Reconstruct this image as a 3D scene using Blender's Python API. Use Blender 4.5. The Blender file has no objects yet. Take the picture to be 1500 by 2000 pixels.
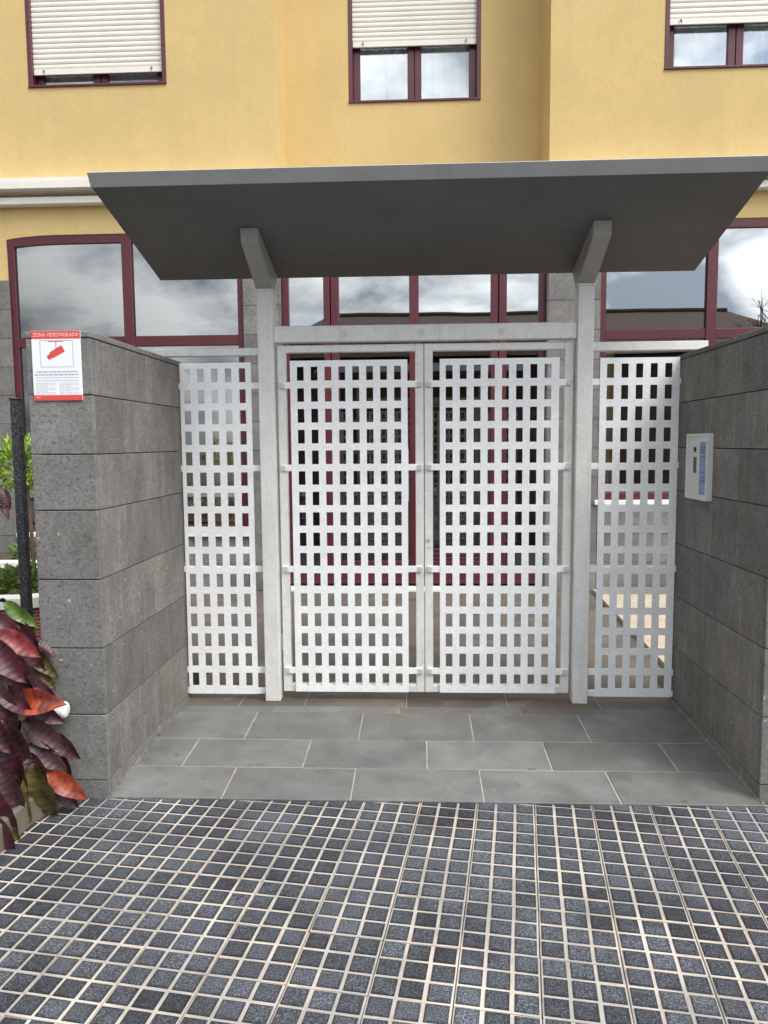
import bpy, math, random
from mathutils import Vector, Matrix
random.seed(7)
scene = bpy.context.scene
col = scene.collection
R = math.radians

# ------------------------------------------------------------------ camera
CAM = (0.1355, -4.4288, 1.55); YAW, PIT, ROL, FPX = 0.0463, 0.0913, -0.0078, 1464.9
F_ = Vector((-math.sin(YAW)*math.cos(PIT), math.cos(YAW)*math.cos(PIT), -math.sin(PIT)))
R_ = Vector((math.cos(YAW), math.sin(YAW), 0)); U_ = R_.cross(F_)
RR = math.cos(ROL)*R_ + math.sin(ROL)*U_
UU = -math.sin(ROL)*R_ + math.cos(ROL)*U_
cd = bpy.data.cameras.new('camera'); cam = bpy.data.objects.new('camera', cd); col.objects.link(cam)
cd.sensor_fit = 'HORIZONTAL'; cd.sensor_width = 36; cd.lens = FPX/1500*36
cd.clip_start = 0.05; cd.clip_end = 2000
m = Matrix((RR, UU, -F_)).transposed().to_4x4(); m.translation = Vector(CAM)
cam.matrix_world = m
scene.camera = cam

def at(u, v, ax, val):
    """point of the place seen at pixel u,v of the photograph on the plane ax = val"""
    d = F_ + RR*((u-750)/FPX) - UU*((v-1000)/FPX)
    t = (val-CAM[ax])/d[ax]
    return Vector(CAM)+d*t
def proj(p):
    d = Vector(p)-Vector(CAM); w = d.dot(F_)
    return (750+FPX*d.dot(RR)/w, 1000-FPX*d.dot(UU)/w, w)

# ------------------------------------------------------------------ world and sun
SUN_AZ, SUN_EL = R(128), R(52)
w = bpy.data.worlds.new('World'); scene.world = w; w.use_nodes = True
nt = w.node_tree; N = nt.nodes; L = nt.links
for n in list(N): N.remove(n)
out = N.new('ShaderNodeOutputWorld'); bg = N.new('ShaderNodeBackground'); bg.inputs[1].default_value = 0.1
sky = N.new('ShaderNodeTexSky'); sky.sky_type = 'NISHITA'; sky.sun_disc = False
sky.sun_elevation = SUN_EL; sky.sun_rotation = SUN_AZ
tc = N.new('ShaderNodeTexCoord'); mp = N.new('ShaderNodeMapping')
mp.inputs['Scale'].default_value = (1.0, 1.0, 2.6); mp.inputs['Location'].default_value = (1.7, 0.2, 0.3)
n1 = N.new('ShaderNodeTexNoise'); n1.inputs['Scale'].default_value = 2.1; n1.inputs['Detail'].default_value = 9; n1.inputs['Roughness'].default_value = 0.58
n1.inputs['Distortion'].default_value = 0.3
r1 = N.new('ShaderNodeValToRGB'); r1.color_ramp.elements[0].position = 0.31; r1.color_ramp.elements[1].position = 0.45
n2 = N.new('ShaderNodeTexNoise'); n2.inputs['Scale'].default_value = 3.6; n2.inputs['Detail'].default_value = 10; n2.inputs['Distortion'].default_value = .25; n2.inputs['Roughness'].default_value = 0.55
mp2 = N.new('ShaderNodeMapping'); mp2.inputs['Location'].default_value = (3.1, 2.9, 1.4); mp2.inputs['Scale'].default_value = (1, 1, 2.2)
r2 = N.new('ShaderNodeValToRGB')
r2.color_ramp.elements[0].position = 0.40; r2.color_ramp.elements[0].color = (2.6, 3.0, 3.5, 1)
r2.color_ramp.elements[1].position = 0.57; r2.color_ramp.elements[1].color = (11.0, 11.2, 11.2, 1)
mx = N.new('ShaderNodeMix'); mx.data_type = 'RGBA'
dt = N.new('ShaderNodeVectorMath'); dt.operation = 'DOT_PRODUCT'     # cloud lit more on the sun's side of the sky
dt.inputs[1].default_value = (math.sin(SUN_AZ)*math.cos(SUN_EL), math.cos(SUN_AZ)*math.cos(SUN_EL), math.sin(SUN_EL))
gl = N.new('ShaderNodeMapRange'); gl.inputs['From Min'].default_value = .2; gl.inputs['From Max'].default_value = .65
gl.inputs['To Min'].default_value = .28; gl.inputs['To Max'].default_value = 1.3
gm = N.new('ShaderNodeVectorMath'); gm.operation = 'SCALE'
L.new(tc.outputs['Generated'], dt.inputs[0]); L.new(dt.outputs['Value'], gl.inputs[0]); L.new(gl.outputs[0], gm.inputs['Scale']); L.new(r2.outputs[0], gm.inputs[0])
L.new(tc.outputs['Generated'], mp.inputs[0]); L.new(mp.outputs[0], n1.inputs['Vector']); L.new(n1.outputs[0], r1.inputs[0])
L.new(tc.outputs['Generated'], mp2.inputs[0]); L.new(mp2.outputs[0], n2.inputs['Vector']); L.new(n2.outputs[0], r2.inputs[0])
L.new(r1.outputs[0], mx.inputs['Factor']); L.new(sky.outputs[0], mx.inputs[6]); L.new(gm.outputs[0], mx.inputs[7])
L.new(mx.outputs[2], bg.inputs[0]); L.new(bg.outputs[0], out.inputs[0])

sd = bpy.data.lights.new('sun', 'SUN'); sd.energy = 1.5; sd.angle = R(28); sd.color = (1, 0.95, 0.87)
so = bpy.data.objects.new('sun', sd); col.objects.link(so)
sdir = Vector((math.sin(SUN_AZ)*math.cos(SUN_EL), math.cos(SUN_AZ)*math.cos(SUN_EL), math.sin(SUN_EL)))
so.rotation_euler = sdir.to_track_quat('Z', 'Y').to_euler(); so.location = (6, -6, 12)
scene.view_settings.view_transform = 'Standard'; scene.view_settings.look = 'None'
scene.view_settings.gamma = 1; scene.view_settings.exposure = 1.08
scene.render.engine = 'CYCLES'

# ------------------------------------------------------------------ materials
def newmat(name):
    m = bpy.data.materials.new(name); m.use_nodes = True
    nt = m.node_tree
    return m, nt.nodes, nt.links, nt.nodes['Principled BSDF']
def noise(N, L, vec, scale, detail=4, rough=.55, dist=0):
    n = N.new('ShaderNodeTexNoise'); n.inputs['Scale'].default_value = scale; n.inputs['Detail'].default_value = detail
    n.inputs['Roughness'].default_value = rough; n.inputs['Distortion'].default_value = dist
    if vec is not None: L.new(vec, n.inputs['Vector'])
    return n.outputs[0]
def ramp(N, L, fac, stops):
    r = N.new('ShaderNodeValToRGB'); e = r.color_ramp.elements
    while len(e) < len(stops): e.new(0.5)
    for k, (p, c) in enumerate(stops):
        e[k].position = p
        if not isinstance(c, (tuple, list)): c = (c, c, c)
        e[k].color = (c[0], c[1], c[2], 1)
    L.new(fac, r.inputs[0]); return r.outputs[0]
def mixc(N, L, fac, a, b, mode='MIX'):
    x = N.new('ShaderNodeMix'); x.data_type = 'RGBA'; x.blend_type = mode
    for s, val in (('Factor', fac), ('A', a), ('B', b)):
        i = x.inputs[s] if s == 'Factor' else [q for q in x.inputs if q.name == s and q.type == 'RGBA'][0]
        if hasattr(val, 'is_linked'): L.new(val, i)
        elif s == 'Factor': i.default_value = val
        else: i.default_value = (*val[:3], 1)
    return [o for o in x.outputs if o.type == 'RGBA'][0]
def bump(N, L, B, h, strength, dist):
    b = N.new('ShaderNodeBump'); b.inputs['Strength'].default_value = strength; b.inputs['Distance'].default_value = dist
    L.new(h, b.inputs['Height']); L.new(b.outputs[0], B.inputs['Normal'])
def coords(N, L, world=True, scale=(1, 1, 1), jitter=False):
    if world:
        g = N.new('ShaderNodeNewGeometry'); v = g.outputs['Position']
    else:
        v = N.new('ShaderNodeTexCoord').outputs['Object']
    mp = N.new('ShaderNodeMapping'); mp.inputs['Scale'].default_value = scale; L.new(v, mp.inputs[0])
    if jitter:
        oi = N.new('ShaderNodeObjectInfo'); cb = N.new('ShaderNodeCombineXYZ')
        mu = N.new('ShaderNodeMath'); mu.operation = 'MULTIPLY'; mu.inputs[1].default_value = 37.0
        L.new(oi.outputs['Random'], mu.inputs[0])
        for k in range(3): L.new(mu.outputs[0], cb.inputs[k])
        L.new(cb.outputs[0], mp.inputs['Location'])
    return mp.outputs[0]
def objrand(N, L, lo, hi):
    oi = N.new('ShaderNodeObjectInfo'); mr = N.new('ShaderNodeMapRange')
    mr.inputs['To Min'].default_value = lo; mr.inputs['To Max'].default_value = hi
    L.new(oi.outputs['Random'], mr.inputs[0]); return mr.outputs[0]
def scalec(N, L, c, f):
    cc = N.new('ShaderNodeCombineColor')
    for k in range(3): L.new(f, cc.inputs[k])
    return mixc(N, L, 1.0, c, cc.outputs[0], 'MULTIPLY')
def plain(name, c, rough=.5, metal=0, var=.08, nscale=6, bumpd=0, bscale=120, spec=.5):
    m, N, L, B = newmat(name); v = coords(N, L)
    n = noise(N, L, v, nscale, 5)
    lo = tuple(max(0, x*(1-var)) for x in c); hi = tuple(min(1, x*(1+var)) for x in c)
    L.new(ramp(N, L, n, [(.3, lo), (.7, hi)]), B.inputs['Base Color'])
    B.inputs['Roughness'].default_value = rough; B.inputs['Metallic'].default_value = metal
    B.inputs['Specular IOR Level'].default_value = spec
    if bumpd: bump(N, L, B, noise(N, L, v, bscale, 3), .6, bumpd)
    return m
M = {}
# painted render, ochre yellow: rain streaks, trowel mottling, fine grain
def stucco(name, base):
    m, N, L, B = newmat(name); v = coords(N, L)
    n = noise(N, L, v, 1.3, 6, .6)
    c = ramp(N, L, n, [(.3, tuple(x*.9 for x in base)), (.55, base), (.75, (base[0]*1.05, base[1]*1.06, base[2]*1.12))])
    st = noise(N, L, coords(N, L, True, (5, 5, .35)), 2.2, 5, .6)
    c = mixc(N, L, ramp(N, L, st, [(.5, 0), (.8, .17)]), c, (base[0]*.72, base[1]*.72, base[2]*.75))
    sm = noise(N, L, v, 24, 6, .75)
    c = mixc(N, L, ramp(N, L, sm, [(.42, 0), (.72, .42)]), c, (base[0]*.82, base[1]*.80, base[2]*.74))
    L.new(c, B.inputs['Base Color']); B.inputs['Roughness'].default_value = .92
    B.inputs['Specular IOR Level'].default_value = .2
    bump(N, L, B, noise(N, L, v, 130, 4, .65), .7, .007)
    return m
M['yellow'] = stucco('ochre_render', (.645, .478, .22))
M['white_trim'] = stucco('white_trim_paint', (.84, .81, .75))
M['coping'] = plain('white_coping', (.78, .76, .71), .7, var=.06, nscale=12, bumpd=.002)
M['cream'] = plain('cream_render', (.46, .385, .30), .85, var=.1, nscale=5, bumpd=.003)
M['maroon'] = plain('maroon_lacquer', (.088, .015, .024), .34, var=.12, nscale=3, spec=.5)
M['rubber'] = plain('black_gasket', (.015, .015, .016), .6)
M['shutter'] = plain('cream_shutter_slat', (.74, .71, .64), .5, var=.04, nscale=4)
M['curtain'] = plain('white_voile', (.88, .90, .92), .9, var=.04, nscale=9)
M['tan'] = plain('tan_curtain_cloth', (.80, .60, .40), .9, var=.1, nscale=9)
M['wood'] = plain('brown_hall_wood', (.16, .075, .035), .5, var=.25, nscale=8)
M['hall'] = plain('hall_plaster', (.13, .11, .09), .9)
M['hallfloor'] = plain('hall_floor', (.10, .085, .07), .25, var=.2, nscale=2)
# volcanic stone cladding: pores, pale specks, lime streaks
def stone(name, base, streak=.35, brown=.3):
    m, N, L, B = newmat(name); v = coords(N, L, True, (1, 1, 1), True)
    n = noise(N, L, v, 4.0, 6, .68)
    c = ramp(N, L, n, [(.3, tuple(x*.70 for x in base)), (.5, base), (.7, tuple(x*1.3 for x in base))])
    g = noise(N, L, v, 70, 5, .75)
    c = mixc(N, L, ramp(N, L, g, [(.42, .0), (.62, .5)]), c, tuple(x*.62 for x in base))
    gm = noise(N, L, v, 48, 6, .8)
    c = scalec(N, L, c, ramp(N, L, gm, [(.34, .80), (.5, 1.0), (.66, 1.2)]))
    st = noise(N, L, coords(N, L, True, (9, 9, 1.1), True), 1.6, 5, .65)
    c = mixc(N, L, ramp(N, L, st, [(.5, 0), (.85, streak)]), c, (.36, .34, .31))
    br = noise(N, L, coords(N, L, True, (1, 1, .7)), 1.7, 4, .6)
    c = mixc(N, L, ramp(N, L, br, [(.5, 0), (.75, brown)]), c, (.20, .155, .115))
    dn = N.new('ShaderNodeTexNoise'); dn.inputs['Scale'].default_value = 45; dn.inputs['Detail'].default_value = 3; L.new(v, dn.inputs['Vector'])
    dv = N.new('ShaderNodeVectorMath'); dv.operation = 'MULTIPLY_ADD'; L.new(dn.outputs['Color'], dv.inputs[0]); dv.inputs[1].default_value = (.035,)*3; L.new(v, dv.inputs[2])
    vo = N.new('ShaderNodeTexVoronoi'); vo.inputs['Scale'].default_value = 21; L.new(dv.outputs[0], vo.inputs['Vector'])
    vc = N.new('ShaderNodeSeparateColor'); L.new(vo.outputs['Color'], vc.inputs[0])
    big = N.new('ShaderNodeMath'); big.operation = 'GREATER_THAN'; big.inputs[1].default_value = .86; L.new(vc.outputs[0], big.inputs[0])
    near = N.new('ShaderNodeMath'); near.operation = 'LESS_THAN'; near.inputs[1].default_value = .13; L.new(vo.outputs['Distance'], near.inputs[0])
    sp = N.new('ShaderNodeMath'); sp.operation = 'MULTIPLY'; L.new(big.outputs[0], sp.inputs[0]); L.new(near.outputs[0], sp.inputs[1])
    c = mixc(N, L, sp.outputs[0], c, (.40, .385, .37))
    vp = N.new('ShaderNodeTexVoronoi'); vp.inputs['Scale'].default_value = 75; L.new(dv.outputs[0], vp.inputs['Vector'])
    vpc = N.new('ShaderNodeSeparateColor'); L.new(vp.outputs['Color'], vpc.inputs[0])
    pm = N.new('ShaderNodeMath'); pm.operation = 'GREATER_THAN'; pm.inputs[1].default_value = .66; L.new(vpc.outputs[1], pm.inputs[0])
    pn = N.new('ShaderNodeMath'); pn.operation = 'LESS_THAN'; pn.inputs[1].default_value = .3; L.new(vp.outputs['Distance'], pn.inputs[0])
    po = N.new('ShaderNodeMath'); po.operation = 'MULTIPLY'; L.new(pm.outputs[0], po.inputs[0]); L.new(pn.outputs[0], po.inputs[1])
    pf_ = N.new('ShaderNodeMath'); pf_.operation = 'MULTIPLY'; pf_.inputs[1].default_value = .6; L.new(po.outputs[0], pf_.inputs[0]); pf_.inputs[1].default_value = .7
    c = mixc(N, L, pf_.outputs[0], c, tuple(x*.4 for x in base))
    c = scalec(N, L, c, objrand(N, L, .82, 1.14))
    L.new(c, B.inputs['Base Color']); B.inputs['Roughness'].default_value = .85; B.inputs['Specular IOR Level'].default_value = .3
    hm = N.new('ShaderNodeMath'); hm.operation = 'SUBTRACT'; L.new(g, hm.inputs[0]); L.new(po.outputs[0], hm.inputs[1])
    bump(N, L, B, hm.outputs[0], .8, .005)
    return m
M['stone'] = stone('grey_volcanic_stone', (.196, .192, .187), .10, .12)
M['stone_side'] = stone('streaked_volcanic_stone', (.195, .187, .176), .65, .38)
M['core'] = plain('dark_mortar', (.035, .033, .03), .95)
def slabmat(name, base, stain):
    m, N, L, B = newmat(name); v = coords(N, L, True, (1, 1, 1), True)
    n = noise(N, L, v, 4.5, 6, .6, .4)
    c = ramp(N, L, n, [(.3, tuple(x*.68 for x in base)), (.52, base), (.74, tuple(x*1.28 for x in base))])
    wv = coords(N, L)
    d = noise(N, L, wv, 1.6, 5, .62)
    c = mixc(N, L, ramp(N, L, d, [(.48, 0), (.72, stain)]), c, (.13, .095, .065))
    g = noise(N, L, v, 110, 4, .7)
    c = mixc(N, L, ramp(N, L, g, [(.45, 0), (.7, .35)]), c, tuple(x*.65 for x in base))
    li = noise(N, L, wv, 2.3, 4, .7)
    c = mixc(N, L, ramp(N, L, li, [(.56, 0), (.76, .38)]), c, (.30, .30, .31))
    sp = noise(N, L, wv, 21, 2, .5)
    c = mixc(N, L, ramp(N, L, sp, [(.69, 0), (.73, .6)]), c, tuple(x*.45 for x in base))
    c = scalec(N, L, c, objrand(N, L, .86, 1.14))
    L.new(c, B.inputs['Base Color'])
    L.new(ramp(N, L, n, [(.3, .5), (.7, .75)]), B.inputs['Roughness'])
    bump(N, L, B, g, .35, .002)
    return m
M['slab'] = slabmat('green_grey_basalt_slab', (.152, .157, .152), .5)
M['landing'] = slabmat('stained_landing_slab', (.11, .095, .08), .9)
M['court'] = slabmat('courtyard_floor', (.105, .092, .08), .5)
M['mortar'] = plain('pale_joint_mortar', (.34, .33, .31), .95, var=.25, nscale=20, bumpd=.002)
# pavement tile: pale sanded grooves, dark granular blocks
def groove():
    m, N, L, B = newmat('pale_tile_groove'); v = coords(N, L)
    n = noise(N, L, v, 5, 5, .6)
    c = ramp(N, L, n, [(.3, (.27, .235, .21)), (.48, (.455, .395, .345)), (.7, (.57, .515, .465))])
    n2 = noise(N, L, v, 2.2, 4, .6)
    c = mixc(N, L, ramp(N, L, n2, [(.44, 0), (.6, .75)]), c, (.27, .265, .255))
    g = noise(N, L, v, 220, 3, .7)
    c = mixc(N, L, ramp(N, L, g, [(.5, 0), (.75, .4)]), c, (.25, .22, .19))
    L.new(c, B.inputs['Base Color']); B.inputs['Roughness'].default_value = .95
    bump(N, L, B, g, .5, .002); return m
M['groove'] = groove()
def blockmat(name, rim):
    m, N, L, B = newmat(name); v = coords(N, L)
    g = noise(N, L, v, 210, 3, .85)
    c = ramp(N, L, g, [(.36, (.010, .012, .016)), (.5, (.046, .051, .064)), (.66, (.20, .21, .24))])
    n = noise(N, L, v, 2.4, 6, .7)
    c = scalec(N, L, c, ramp(N, L, n, [(.34, .5), (.5, .95), (.68, 1.3)]))
    c = scalec(N, L, c, objrand(N, L, .62, 1.25))
    if rim:                                            # dirt packed along the edges of every block
        tcn = N.new('ShaderNodeTexCoord'); sp = N.new('ShaderNodeSeparateXYZ'); L.new(tcn.outputs['Object'], sp.inputs[0]); ds = []
        for k in (0, 1):
            a = N.new('ShaderNodeMath'); a.operation = 'MULTIPLY_ADD'; a.inputs[1].default_value = 1/.0828; a.inputs[2].default_value = 10.5; L.new(sp.outputs[k], a.inputs[0])
            b = N.new('ShaderNodeMath'); b.operation = 'FRACT'; L.new(a.outputs[0], b.inputs[0])
            d = N.new('ShaderNodeMath'); d.operation = 'SUBTRACT'; d.inputs[1].default_value = .5; L.new(b.outputs[0], d.inputs[0])
            e = N.new('ShaderNodeMath'); e.operation = 'ABSOLUTE'; L.new(d.outputs[0], e.inputs[0]); ds.append(e.outputs[0])
        mxx = N.new('ShaderNodeMath'); mxx.operation = 'MAXIMUM'; L.new(ds[0], mxx.inputs[0]); L.new(ds[1], mxx.inputs[1])
        ns = N.new('ShaderNodeMath'); ns.operation = 'MULTIPLY_ADD'; ns.inputs[1].default_value = .22; L.new(noise(N, L, v, 30, 4, .7), ns.inputs[0]); L.new(mxx.outputs[0], ns.inputs[2])
        c = scalec(N, L, c, ramp(N, L, ns.outputs[0], [(.43, 1.1), (.55, .38)]))
    s = noise(N, L, v, 9, 4, .6)
    c = mixc(N, L, ramp(N, L, s, [(.66, 0), (.8, .5)]), c, (.12, .10, .085))
    L.new(c, B.inputs['Base Color']); B.inputs['Roughness'].default_value = .8; B.inputs['Specular IOR Level'].default_value = .35
    bump(N, L, B, g, .9, .004); return m
M['block_plain'] = blockmat('dark_granular_tile', False)
M['block'] = blockmat('dark_granular_tile_block', True)
# galvanised, mill-finish steel: pale, spangled, with handling marks
def galv(name, base, stainy=.35):
    m, N, L, B = newmat(name); v = coords(N, L)
    n = noise(N, L, v, 6, 6, .65, .5)
    c = ramp(N, L, n, [(.3, tuple(x*.92 for x in base)), (.55, base), (.75, tuple(min(1, x*1.06) for x in base))])
    sp = N.new('ShaderNodeTexVoronoi'); sp.inputs['Scale'].default_value = 95; L.new(v, sp.inputs['Vector'])
    sc = N.new('ShaderNodeSeparateColor'); L.new(sp.outputs['Color'], sc.inputs[0])
    c = scalec(N, L, c, ramp(N, L, sc.outputs[0], [(0, .93), (1, 1.04)]))
    st = noise(N, L, coords(N, L, True, (14, 14, 1.5)), 1.5, 5, .7)
    c = mixc(N, L, ramp(N, L, st, [(.52, 0), (.8, stainy)]), c, tuple(x*.62 for x in base))
    L.new(c, B.inputs['Base Color']); B.inputs['Metallic'].default_value = .08
    L.new(ramp(N, L, n, [(.3, .42), (.7, .6)]), B.inputs['Roughness'])
    bump(N, L, B, n, .15, .002); return m
M['steel'] = galv('galvanised_steel', (.76, .755, .735), .6)
M['sheet'] = galv('pale_perforated_steel', (.93, .94, .955), .07)
M['bolt'] = plain('worn_bolt_steel', (.60, .60, .59), .45, .2)
def canopymat():
    m, N, L, B = newmat('dark_grey_canopy_panel'); v = coords(N, L)
    n = noise(N, L, v, 2.5, 6, .6)
    c = ramp(N, L, n, [(.3, (.106, .105, .103)), (.7, (.138, .137, .134))])
    g = noise(N, L, coords(N, L, True, (40, 12, 12)), 6, 3, .6)
    c = scalec(N, L, c, ramp(N, L, g, [(.35, .88), (.65, 1.08)]))
    L.new(c, B.inputs['Base Color']); B.inputs['Roughness'].default_value = .6
    bump(N, L, B, g, .2, .001); return m
M['canopy'] = canopymat()
M['fascia'] = plain('grey_canopy_fascia', (.36, .365, .375), .5, var=.08)  # paler than the panel: skylight on the front edge put into the colour
M['armgrey'] = galv('weathered_arm_steel', (.37, .36, .345), .4)
def glass(name, refl, tint):
    m = bpy.data.materials.new(name); m.use_nodes = True; N = m.node_tree.nodes; L = m.node_tree.links
    for n in list(N): N.remove(n)
    o = N.new('ShaderNodeOutputMaterial'); mx = N.new('ShaderNodeMixShader')
    g = N.new('ShaderNodeBsdfGlossy'); g.inputs['Roughness'].default_value = 0.0; g.inputs['Color'].default_value = (.94, .96, .97, 1)
    t = N.new('ShaderNodeBsdfTransparent'); t.inputs['Color'].default_value = (*tint, 1)
    lw = N.new('ShaderNodeLayerWeight'); lw.inputs[0].default_value = .25
    mr = N.new('ShaderNodeMapRange'); mr.inputs['To Min'].default_value = refl; mr.inputs['To Max'].default_value = 1
    L.new(lw.outputs['Fresnel'], mr.inputs[0]); L.new(mr.outputs[0], mx.inputs[0])
    v = coords(N, L); b = N.new('ShaderNodeBump'); b.inputs['Strength'].default_value = .03; b.inputs['Distance'].default_value = .02
    L.new(noise(N, L, v, 1.4, 1), b.inputs['Height']); L.new(b.outputs[0], g.inputs['Normal'])
    L.new(t.outputs[0], mx.inputs[1]); L.new(g.outputs[0], mx.inputs[2]); L.new(mx.outputs[0], o.inputs[0])
    return m
M['glass'] = glass('solar_glass_pane', .42, (.42, .45, .46))
M['lowglass'] = glass('window_glass_pane', .28, (.86, .88, .88))
M['doorglass'] = glass('door_glass_pane', .10, (.75, .75, .75))
M['clearglass'] = glass('clear_glass_pane', .2, (.93, .95, .96))
def leafmat(name, a, b, vein, rough=.4):
    m, N, L, B = newmat(name); v = coords(N, L, False, (1, 1, 1), True)
    n = noise(N, L, v, 3.5, 5, .65, .8)
    c = ramp(N, L, n, [(.38, a), (.6, b)])
    tcn = N.new('ShaderNodeTexCoord'); wv = N.new('ShaderNodeTexWave'); wv.inputs['Scale'].default_value = 2.6; wv.inputs['Distortion'].default_value = 1.6
    wv.bands_direction = 'X'
    L.new(tcn.outputs['Object'], wv.inputs['Vector'])
    c = mixc(N, L, ramp(N, L, wv.outputs[0], [(.80, 0), (.98, .22)]), c, vein)
    c = scalec(N, L, c, objrand(N, L, .7, 1.3))
    L.new(c, B.inputs['Base Color']); B.inputs['Roughness'].default_value = rough; B.inputs['Specular IOR Level'].default_value = .45
    bump(N, L, B, wv.outputs[0], .12, .01)
    return m
M['leaf_maroon'] = leafmat('maroon_leaf', (.018, .007, .010), (.072, .014, .024), (.10, .025, .035), .42)
M['leaf_purple'] = leafmat('dull_purple_leaf', (.022, .011, .014), (.062, .024, .030), (.11, .045, .055), .45)
M['leaf_red'] = leafmat('orange_red_leaf', (.10, .016, .012), (.31, .05, .018), (.2, .04, .02))
M['leaf_pink'] = leafmat('pink_red_leaf', (.14, .02, .025), (.36, .06, .06), (.2, .04, .04))
M['leaf_olive'] = leafmat('olive_bronze_leaf', (.035, .04, .012), (.12, .085, .025), (.16, .14, .05))
M['leaf_green'] = leafmat('yellow_green_leaf', (.10, .19, .02), (.26, .38, .045), (.3, .4, .1))
M['leaf_dark'] = leafmat('mid_green_leaf', (.04, .085, .015), (.10, .17, .03), (.12, .2, .05))
M['stem'] = plain('brown_plant_stem', (.10, .065, .045), .8, var=.3, nscale=30)
M['soil'] = plain('garden_soil', (.075, .052, .036), .95, var=.4, nscale=14, bumpd=.02, bscale=40)
M['kerb'] = plain('buff_stone_kerb', (.14, .125, .10), .9, var=.2, nscale=5, bumpd=.004, bscale=60)
def flaking():
    m, N, L, B = newmat('flaking_black_paint'); v = coords(N, L)
    n = noise(N, L, v, 85, 4, .7)
    L.new(ramp(N, L, n, [(.52, (.017, .018, .022)), (.60, (.10, .11, .13)), (.72, (.22, .24, .27))]), B.inputs['Base Color'])
    B.inputs['Roughness'].default_value = .55; bump(N, L, B, n, .6, .004); return m
M['blackpost'] = flaking()
def brickmat():
    m, N, L, B = newmat('red_mosaic_brick')
    g = N.new('ShaderNodeNewGeometry'); sp = N.new('ShaderNodeSeparateXYZ'); L.new(g.outputs['Position'], sp.inputs[0])
    ad = N.new('ShaderNodeMath'); ad.operation = 'ADD'; L.new(sp.outputs[0], ad.inputs[0]); L.new(sp.outputs[1], ad.inputs[1])
    cb = N.new('ShaderNodeCombineXYZ'); L.new(ad.outputs[0], cb.inputs[0]); L.new(sp.outputs[2], cb.inputs[1])
    b = N.new('ShaderNodeTexBrick'); b.inputs['Scale'].default_value = 1; b.inputs['Brick Width'].default_value = .045; b.inputs['Row Height'].default_value = .022
    b.inputs['Mortar Size'].default_value = .0022; b.inputs['Color1'].default_value = (.30, .06, .035, 1); b.inputs['Color2'].default_value = (.20, .045, .03, 1); b.inputs['Mortar'].default_value = (.42, .33, .27, 1)
    L.new(cb.outputs[0], b.inputs['Vector']); L.new(b.outputs['Color'], B.inputs['Base Color']); B.inputs['Roughness'].default_value = .7
    bump(N, L, B, b.outputs['Fac'], -.5, .003); return m
M['brick'] = brickmat()
M['sign_white'] = plain('sign_white_plastic', (.82, .84, .88), .35, var=.02)
M['sign_red'] = plain('sign_red_print', (.66, .075, .06), .35, var=.04)
M['sign_ink'] = plain('sign_blue_grey_ink', (.28, .32, .42), .4, var=.05)
M['sign_grey'] = plain('sign_pale_ink', (.50, .55, .62), .4, var=.05)
M['sign_letter'] = plain('sign_pink_white_lettering', (.86, .62, .58), .4, var=.03)
M['icom'] = plain('intercom_aluminium', (.66, .68, .67), .4, .15, var=.06)
M['icom_blue'] = plain('intercom_name_strip', (.22, .30, .50), .35, var=.15, nscale=40)
M['icom_ink'] = plain('intercom_ink', (.05, .07, .16), .5)
M['black'] = plain('black_plastic', (.01, .01, .012), .3)
M['slot'] = plain('grey_speaker_grille', (.09, .09, .11), .5)
M['pvc'] = plain('white_plastic', (.84, .84, .84), .35, var=.02)
M['asphalt'] = plain('asphalt', (.05, .05, .052), .9, var=.2, nscale=30, bumpd=.006)
M['concrete'] = plain('pavement_concrete', (.24, .23, .22), .9, var=.15, nscale=4)
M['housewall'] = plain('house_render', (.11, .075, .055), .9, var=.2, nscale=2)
M['rooftile'] = plain('dark_roof_tile', (.085, .055, .042), .85, var=.3, nscale=8, bumpd=.02, bscale=20)
M['bark'] = plain('grey_bark', (.09, .07, .055), .9, var=.3, nscale=20)

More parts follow.
